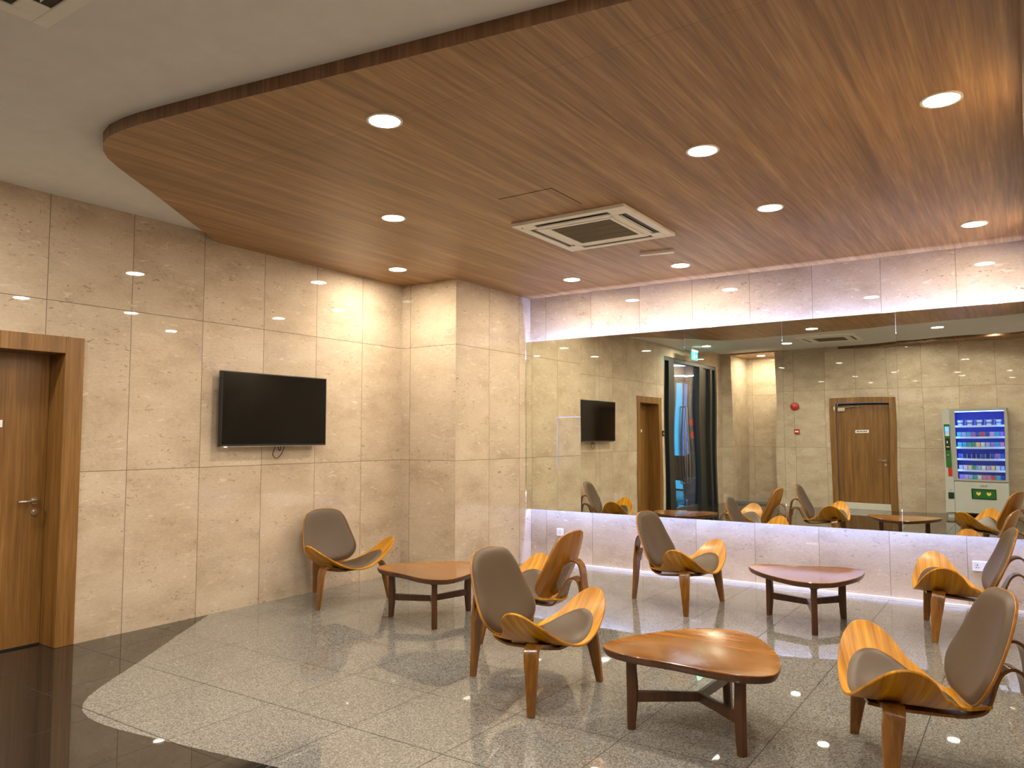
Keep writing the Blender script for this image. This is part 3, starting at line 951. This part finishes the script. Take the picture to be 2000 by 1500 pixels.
for k in range(2): g.box(-1.245, -1.20, VYF, VYF + .001, vp(0, 957.5 + k * 2)[1] - .004, vp(0, 957.5 + k * 2)[1])
V(g, 'tray_lettering', M['grille'])
g = MB(); g.box(-1.17, -1.165, VYF, VYF + .002, VZ0 + .02, WZ0 - .03); g.box(-1.17, VX1, VYF, VYF + .0015, WZ0 - .035, WZ0 - .028); V(g, 'seam', M['grille'])
fx0, fz1 = vp(1890, 954); fx1, fz0 = vp(1941, 973.5)
g = MB(); g.box(fx0, fx1, VYF, VYF + .012, fz0, fz1); fl = V(g, 'delivery_flap', M['green_dark'], bevel=.005)
g = MB(); g.box(fx0 + .025, fx1 - .015, VYF + .012, VYF + .015, fz0 + .015, fz1 - .025); g.build('flap_face', M['green'], fl)
for cx in (1904.5, 1926):
    hx, hz = vp(cx, 963.5); pts = [(-.038, .002), (-.03, .03), (-.016, .034), (-.006, .016), (.006, .016), (.016, .034), (.03, .03), (.038, .002), (.022, -.018), (0, -.032), (-.022, -.018)]
    g = MB(); n = len(pts)
    g.add([(hx + a, VYF + .015, hz + c) for a, c in pts] + [(hx + a, VYF + .0175, hz + c) for a, c in pts],
          [tuple(range(n)), tuple(range(2 * n - 1, n - 1, -1))] + [(i, (i + 1) % n, n + (i + 1) % n, n + i) for i in range(n)])
    g.build('hand_mark', M['hand'], fl)
def text(name, body, size, loc, rot, mat, parent=None):
    cu = bpy.data.curves.new(name, 'FONT')
    cu.body = body; cu.size = size; cu.extrude = .0006; cu.align_x = 'CENTER'; cu.align_y = 'CENTER'
    t = bpy.data.objects.new(name, cu); COL.objects.link(t)
    bpy.context.view_layer.update()
    me = bpy.data.meshes.new_from_object(t)
    bpy.data.objects.remove(t)
    o = bpy.data.objects.new(name, me); COL.objects.link(o)
    me.materials.clear(); me.materials.append(mat)
    o.location = loc; o.rotation_euler = rot
    if parent: o.parent = parent
    return o
tx, tz = vp(1916, 949)
text('flap_lettering', 'PUSH', .05, (tx - vm.location.x, VYF + .0012 - vm.location.y, tz), (PI / 2, 0, PI), M['black'], vm)
for sx in (VX0 + .03, VX1 - .12):
    for sy in (VYF - .12, VYB + .03):
        g = MB(); g.box(sx, sx + .09, sy, sy + .09, 0, VZ0); V(g, 'foot', M['machine'])
# goods on the shelves, each a thing of its own
def bag(w_, h, d, col, nm):
    g = MB(); vs = []
    for j, (t, dd, ww) in enumerate(((0, .35, .96), (.12, .9, 1), (.5, 1, .97), (.85, .75, 1), (.93, .15, 1), (1, .12, 1))):
        for sx, sy in ((-1, -1), (0, -1.25), (1, -1), (1, 1), (0, 1.25), (-1, 1)):
            vs.append((sx * w_ / 2 * ww, sy * d / 2 * dd, h * t))
    fs = [(j * 6 + k, j * 6 + (k + 1) % 6, (j + 1) * 6 + (k + 1) % 6, (j + 1) * 6 + k) for j in range(5) for k in range(6)] + [(5, 4, 3, 2, 1, 0), tuple(30 + k for k in range(6))]
    g.add(vs, fs)
    return g.build(nm, col, None, smooth=True)
def cup(r, h, col):
    e = thing('instant_noodle_cup', '', 'noodle cup')
    MB().cyl((0, 0, 0), r * .74, h, n=24, r2=r).build('cup', col, e, smooth=True)
    MB().cyl((0, 0, h), r * 1.05, .006, n=24).build('lid', M['white_gloss'], e, smooth=True)
    MB().cyl((0, 0, h * .35), r * .85, h * .3, n=24, r2=r * .925).build('band', plain('band', (.1, .4, .5), .4), e, smooth=True)
    return e
colr = {'cyan': (.05, .55, .75), 'pale blue': (.35, .55, .9), 'violet': (.35, .2, .75), 'pink': (.75, .25, .45), 'teal': (.02, .45, .42), 'white': (.8, .82, .85),
        'cream': (.85, .75, .4), 'dark blue': (.03, .08, .45), 'red': (.6, .08, .12), 'green': (.05, .4, .15), 'lilac': (.55, .45, .85)}
cm = {k: plain('wrap_' + k.replace(' ', '_'), v, .3) for k, v in colr.items()}
ordn = ['at the left end', 'second from the left', 'third from the left', 'fourth from the left', 'fifth from the left', 'fifth from the right', 'fourth from the right', 'third from the right', 'second from the right', 'at the right end']
rown = ['top', 'second', 'third', 'fourth', 'fifth', 'bottom']
spec = [None,
        ['cyan', 'pale blue', 'cyan', 'violet', 'dark blue', 'red', 'dark blue', 'lilac', 'cyan', 'violet'],
        ['cyan', 'cyan', 'teal', 'green', 'cream', 'white', 'pale blue', 'violet', 'cyan', 'pink'],
        ['dark blue', None, None, None, None, 'dark blue', None, 'dark blue', 'violet', 'dark blue'],
        ['lilac', 'white', 'cream', 'green', 'pale blue', 'white', 'lilac', 'cream', 'white', 'pale blue'],
        ['violet', 'lilac', 'pale blue', 'teal', 'white', 'pink', 'pink', 'red', 'cyan', 'dark blue']]
cp0 = None
for i in range(5):
    x = WX0 + .005 + (WX1 - WX0 - .01) * (i + .5) / 5
    if cp0 is None: cp0 = cup(.048, .095, M['white_gloss']); e = cp0
    else: e = copy_tree(cp0)
    e.location = (x - .01, VYF - .17, rows[0]); e['group'] = 'noodle cups on the top shelf of the vending machine'
    e['label'] = 'white noodle cup on the top shelf of the vending machine, ' + ['at the left end', 'second from the left', 'in the middle', 'second from the right', 'at the right end'][i]
bags = {}
for r in range(1, 6):
    for i, c in enumerate(spec[r]):
        if c is None: continue
        x = WX0 + .005 + (WX1 - WX0 - .01) * (i + .5) / 10
        hgt = .088 if r in (1, 2) else (.095 if r == 3 else .082)
        key = (c, r)
        if key not in bags:
            o = bag(.058, hgt, .035, cm[c], 'snack_bag'); bags[key] = o
        else:
            o = bags[key].copy(); COL.objects.link(o)
        o.location = (x, VYF - .16, rows[r]); o.rotation_euler = (0, 0, random.uniform(-.12, .12))
        tag(o, f'{c} snack bag on the {rown[r]} shelf of the vending machine, {ordn[i]}', 'snack bag', f'snack bags on the {rown[r]} shelf of the vending machine')

# ------------------------------------------------------------ shell chairs
def surf_mesh(outline, centre, fn, thick, rings=10, rnd=True, puff=None, base=0.0):
    """closed shell over a star-shaped outline: fn(a,b) -> surface point; offset along the normal"""
    def nrm(a, b_):
        h = .002
        p = fn(a, b_); u = fn(a + h, b_) - p; v = fn(a, b_ + h) - p
        return u.cross(v).normalized()
    n = len(outline); top, bot = [], []
    prof = [0] + [((k + 1) / rings) for k in range(rings)]
    g = MB(); vs = []
    c = centre
    pts_c = fn(*c); nc = nrm(*c)
    ht = (lambda r: thick) if puff is None else puff
    vs.append(pts_c + nc * ht(0)); vs.append(pts_c + nc * base)
    for k in range(1, rings + 1):
        r = k / rings
        for a, b_ in outline:
            q = (c[0] + (a - c[0]) * r, c[1] + (b_ - c[1]) * r)
            vs.append(fn(*q) + nrm(*q) * ht(r))
    off = len(vs)
    for k in range(1, rings + 1):
        r = k / rings
        for a, b_ in outline:
            q = (c[0] + (a - c[0]) * r, c[1] + (b_ - c[1]) * r)
            vs.append(fn(*q) + nrm(*q) * base)
    fs = []
    T_ = lambda k, i: 2 + (k - 1) * n + i % n
    B_ = lambda k, i: off + (k - 1) * n + i % n
    for i in range(n):
        fs.append((0, T_(1, i), T_(1, i + 1))); fs.append((1, B_(1, i + 1), B_(1, i)))
        for k in range(1, rings):
            fs.append((T_(k, i), T_(k + 1, i), T_(k + 1, i + 1), T_(k, i + 1)))
            fs.append((B_(k, i), B_(k, i + 1), B_(k + 1, i + 1), B_(k + 1, i)))
        fs.append((T_(rings, i), B_(rings, i), B_(rings, i + 1), T_(rings, i + 1)))
    g.add(vs, fs)
    return g

def seat_fn(x, y):
    # x forward, y left: shallow bowl whose sides curl up into wings
    a = abs(y)
    mid = .272 + .10 * max(0, (x - .38)) ** 1.3 + .16 * max(0, .30 - x) - 1.4 * max(0, x - .74) ** 2
    wing = .235 * (a / .45) ** 1.75
    return Vector((x + .012 * (a / .45) ** 2, y * (1 - .045 * (a / .45) ** 3), mid + wing))
half = [(.195, .0), (.195, .05), (.21, .092), (.27, .118), (.34, .16), (.40, .250), (.44, .30), (.475, .375), (.52, .43), (.575, .455), (.635, .447), (.685, .405), (.725, .34), (.755, .25), (.775, .14), (.782, .0)]
seat_out = [Vector(p) for p in half] + [Vector((x, -y)) for x, y in reversed(half[1:-1])]
seat_out = [(p.x, p.y) for p in catmull(seat_out, 4)]
padh = [(.315, .0), (.32, .06), (.35, .11), (.41, .17), (.46, .235), (.52, .295), (.58, .32), (.645, .305), (.695, .255), (.73, .17), (.748, .08), (.752, 0)]
pad_out = [Vector(p) for p in padh] + [Vector((x, -y)) for x, y in reversed(padh[1:-1])]
pad_out = [(p.x, p.y) for p in catmull(pad_out, 4)]
BB, BT = Vector((.292, 0, .305)), Vector((.098, 0, .778))
bdir = (BT - BB).normalized(); blen = (BT - BB).length
def back_fn(y, b_):
    t = b_ / blen
    p = BB + bdir * b_
    curve = .55 * y * y + .020 * math.sin(PI * min(1, max(0, t))) * -1
    nf = Vector((bdir.z, 0, -bdir.x))          # forward normal
    return Vector((p.x, y, p.z)) + nf * (curve)
bh = [(0, 0), (.10, .003), (.17, .018), (.228, .055), (.262, .105), (.270, .155), (.261, .22), (.247, .29), (.231, .36), (.211, .42), (.175, .472), (.12, .500), (.06, .511), (0, .513)]
back_out = [Vector(p) for p in bh] + [Vector((-y, b_)) for y, b_ in reversed(bh[1:-1])]
back_out = [(p.x, p.y) for p in catmull(back_out, 4)]
def shrink(o, c, d):
    r = []
    for a, b_ in o:
        v = Vector((a - c[0], b_ - c[1])); l = v.length
        v = v * ((l - d) / l); r.append((c[0] + v.x, c[1] + v.y))
    return r

def make_chair():
    e = thing('shell_chair', '', 'chair', (0, 0, 0), 0, 'three-legged shell chairs around the low tables')
    up = lambda a, b_: seat_fn(a, b_)
    surf_mesh(seat_out, (.58, 0), up, .013, 12).build('seat', M['wood_chair'], e, smooth=True, bevel=.003)
    puff = lambda r: .014 + .024 * (max(0, 1 - r ** 7)) ** .5
    surf_mesh(pad_out, (.56, 0), up, 0, 14, puff=puff, base=.009).build('seat_cushion', M['leather'], e, smooth=True)
    # backrest: shell then pad in front of it (normal of (y,b) is u x v -> points backward or forward)
    bf = lambda a, b_: back_fn(-a, b_)
    test = (bf(.01, .2) - bf(0, .2)).cross(bf(0, .21) - bf(0, .2))
    sgn = 1 if test.x > 0 else -1
    fn = (lambda a, b_: back_fn(-a, b_)) if sgn > 0 else (lambda a, b_: back_fn(a, b_))
    surf_mesh(back_out, (0, .25), fn, .013, 12).build('backrest', M['wood_back'], e, smooth=True, bevel=.003)
    fn2 = fn
    puffb = lambda r: .014 + .026 * (max(0, 1 - r ** 9)) ** .5
    surf_mesh(shrink(back_out, (0, .25), .005), (0, .25), fn2, 0, 14, puff=puffb, base=.009).build('back_cushion', M['leather'], e, smooth=True)
    # support lamination: under the seat, up behind the backrest, over into the rear leg
    p1 = catmull([(.70, 0, .298), (.60, 0, .282), (.48, 0, .268), (.36, 0, .255), (.285, 0, .252), (.235, 0, .275), (.205, 0, .325), (.178, 0, .385), (.150, 0, .432), (.110, 0, .455), (.072, 0, .438), (.055, 0, .395), (.048, 0, .34)], 5, False)
    def wid(p):
        x, z = p[0], p[2]
        if z < .30 and x > .25: return .11 + .13 * min(1, max(0, (x - .27) / .3))
        if x > .2: return .16
        return .16 - .07 * min(1, max(0, (z - .30) / .12)) if x > .12 else .088
    ws = [wid(p) for p in p1]
    for _ in range(4): ws = [ws[0]] + [(ws[i - 1] + ws[i] + ws[i + 1]) / 3 for i in range(1, len(ws) - 1)] + [ws[-1]]
    MB().strip(p1, ws, .014, (0, 1, 0)).build('seat_support', M['wood_leg'], e, smooth=True)
    p2 = catmull([(.262, 0, .345), (.222, 0, .43), (.182, 0, .515), (.145, 0, .560), (.100, 0, .575), (.060, 0, .550), (.042, 0, .49), (.034, 0, .40), (.022, 0, .22), (.0, 0, .0)], 6, False)
    n = len(p2); ws, th = [], []
    for p in p2:
        z, x = p[2], p[0]
        if x > .17: ws.append(.13)
        elif x > .09: ws.append(.095)
        else: ws.append(.036 + .050 * min(1, z / .38))
        th.append(.014 if x > .06 else .015 + .020 * min(1, max(0, (.44 - z) / .10)) * (1 if z > .1 else .8))
    for _ in range(3): ws = [ws[0]] + [(ws[i - 1] + ws[i] + ws[i + 1]) / 3 for i in range(1, n - 1)] + [ws[-1]]
    MB().strip(p2, ws, th, (0, 1, 0)).build('leg', M['wood_leg'], e, smooth=True)
    for s in (-1, 1):
        pf = catmull([(.675, s * .358, 0), (.662, s * .336, .14), (.648, s * .316, .26), (.640, s * .303, .305), (.634, s * .280, .330), (.630, s * .245, .333), (.626, s * .18, .318), (.622, s * .09, .303), (.62, s * .0, .298)], 6, False)
        ws, th = [], []
        for p in pf:
            t = min(1, p[2] / .27) if abs(p[1]) > .27 else 1
            ws.append(.038 + .048 * t); th.append(.024 if abs(p[1]) > .26 else .018)
        MB().strip(pf, ws, th, (1, 0, 0)).build('leg', M['wood_leg'], e, smooth=True)
    return e
CH = [(-5.575, 4.985, -.21, 'shell chair against the marble wall below the television'),
      (-2.852, 3.805, -.036, 'shell chair in the foreground, left of the nearest low table'),
      (-2.59, 4.80, 3.19, 'shell chair turned away, showing the wooden back of its backrest'),
      (-2.991, 6.394, -.079, 'shell chair left of the far table near the mirror wall'),
      (-.002, 6.685, 3.315, 'shell chair at the right edge near the double socket'),
      (-.008, 4.028, 3.50, 'shell chair in the right foreground, cut by the picture edge')]
ch0 = make_chair()
for k, (x, y, a, lab) in enumerate(CH):
    e = ch0 if k == 0 else copy_tree(ch0)
    e.location = (x, y, .0008); e.rotation_euler = (0, 0, a)
    e['label'] = 'taupe leather and plywood ' + lab

# ------------------------------------------------------------ low three-legged tables
th_ = [(0, -.300), (.20, -.308), (.34, -.285), (.425, -.215), (.430, -.10), (.365, .10), (.265, .27), (.155, .405), (.06, .455), (0, .465)]
t_out = [Vector(p) for p in th_] + [Vector((-x, y)) for x, y in reversed(th_[1:-1])]
t_out = [(p.x, p.y) for p in catmull(t_out, 5)]
def make_table():
    e = thing('coffee_table', '', 'table', (0, 0, 0), 0, 'low rounded-triangle tables between the chairs')
    n = len(t_out); g = MB(); vs = []
    prof = [(0, .386), (-.004, .3880), (-.012, .3880), (None, None)]
    rings = [(-.030, .345), (-.012, .350), (0, .372), (-.001, .3850), (-.004, .3880), (-.010, .3875), (-.018, .3862)]
    def off(d):
        r = []
        for x, y in t_out:
            v = Vector((x, y - .03)); l = v.length; v = v * ((l + d) / l); r.append((v.x, v.y + .03))
        return r
    for d, z in rings:
        vs += [(x, y, z) for x, y in off(d)]
    fs = [(k * n + i, k * n + (i + 1) % n, (k + 1) * n + (i + 1) % n, (k + 1) * n + i) for k in range(len(rings) - 1) for i in range(n)]
    fs += [tuple(range(n - 1, -1, -1)), tuple((len(rings) - 1) * n + i for i in range(n))]
    g.add(vs, fs, 0)
    for k in range(len(g.f)):
        if k < n * 3 or k == len(g.f) - 2: g.m[k] = 1
    g.build('tabletop', [M['wood_top'], M['wood_table_leg']], e, smooth=True)
    feet = [(-.280, -.195), (.280, -.195), (0, .385)]
    c = Vector((0, -.005, 0))
    for fx, fy in feet:
        d = (Vector((fx, fy, 0)) - c).normalized()
        o = Vector((fx, fy, 0))
        pts = [o + Vector((0, 0, 0)) - d * .0, o + Vector((0, 0, .01)), o - d * .006 + Vector((0, 0, .12)), o - d * .008 + Vector((0, 0, .20)), o - d * .004 + Vector((0, 0, .30)), o - d * .004 + Vector((0, 0, .347))]
        pts = [Vector((p.x, p.y, p.z)) for p in pts]
        MB().strip(pts, [.036, .040, .052, .056, .050, .052], .042, tuple(d), rnd=.42).build('leg', M['wood_table_leg'], e, smooth=True)
    g = MB()
    for fx, fy in feet:
        d = (Vector((fx, fy, 0)) - c).normalized(); p1 = Vector((fx, fy, .158)) - d * .024
        side = Vector((-d.y, d.x, 0)) * .013
        a0, a1 = c + Vector((0, 0, 0)), p1
        vs = []
        for q, sgn in ((a0, 1), (a0, -1), (a1, -1), (a1, 1)):
            for z in (.136, .181):
                zz = z + (0 if q is a0 else (-.004 if z < .15 else .004))
                vs.append((q.x + sgn * side.x, q.y + sgn * side.y, zz))
        g.add(vs, [(0, 2, 4, 6), (1, 7, 5, 3), (0, 1, 3, 2), (2, 3, 5, 4), (4, 5, 7, 6), (6, 7, 1, 0)])
    g.build('stretcher', M['wood_table_leg'], e, bevel=.003)
    g = MB()
    for fx, fy in feet:
        d = (Vector((fx, fy, 0)) - c).normalized(); q = Vector((fx, fy, 0)) - d * .02
        s = Vector((-d.y, d.x, 0))
        pts = [q + d * .05 + s * .03, q - d * .05 + s * .03, q - d * .05 - s * .03, q + d * .05 - s * .03]
        g.prism([(p.x, p.y) for p in pts], .332, .346)
    g.build('leg_mount', M['wood_table_leg'], e)
    return e
TB = [(-4.01, 4.80, math.radians(-12), 'light worn low table beside the chair below the television'),
      (-1.41, 3.76, math.radians(-2), 'reddish brown low table in the foreground between two chairs'),
      (-1.479, 6.33, math.radians(-161), 'low table near the mirror wall with pale glare on its top')]
t0 = make_table()
for k, (x, y, a, lab) in enumerate(TB):
    e = t0 if k == 0 else copy_tree(t0)
    e.location = (x, y, .0008); e.rotation_euler = (0, 0, a); e['label'] = lab
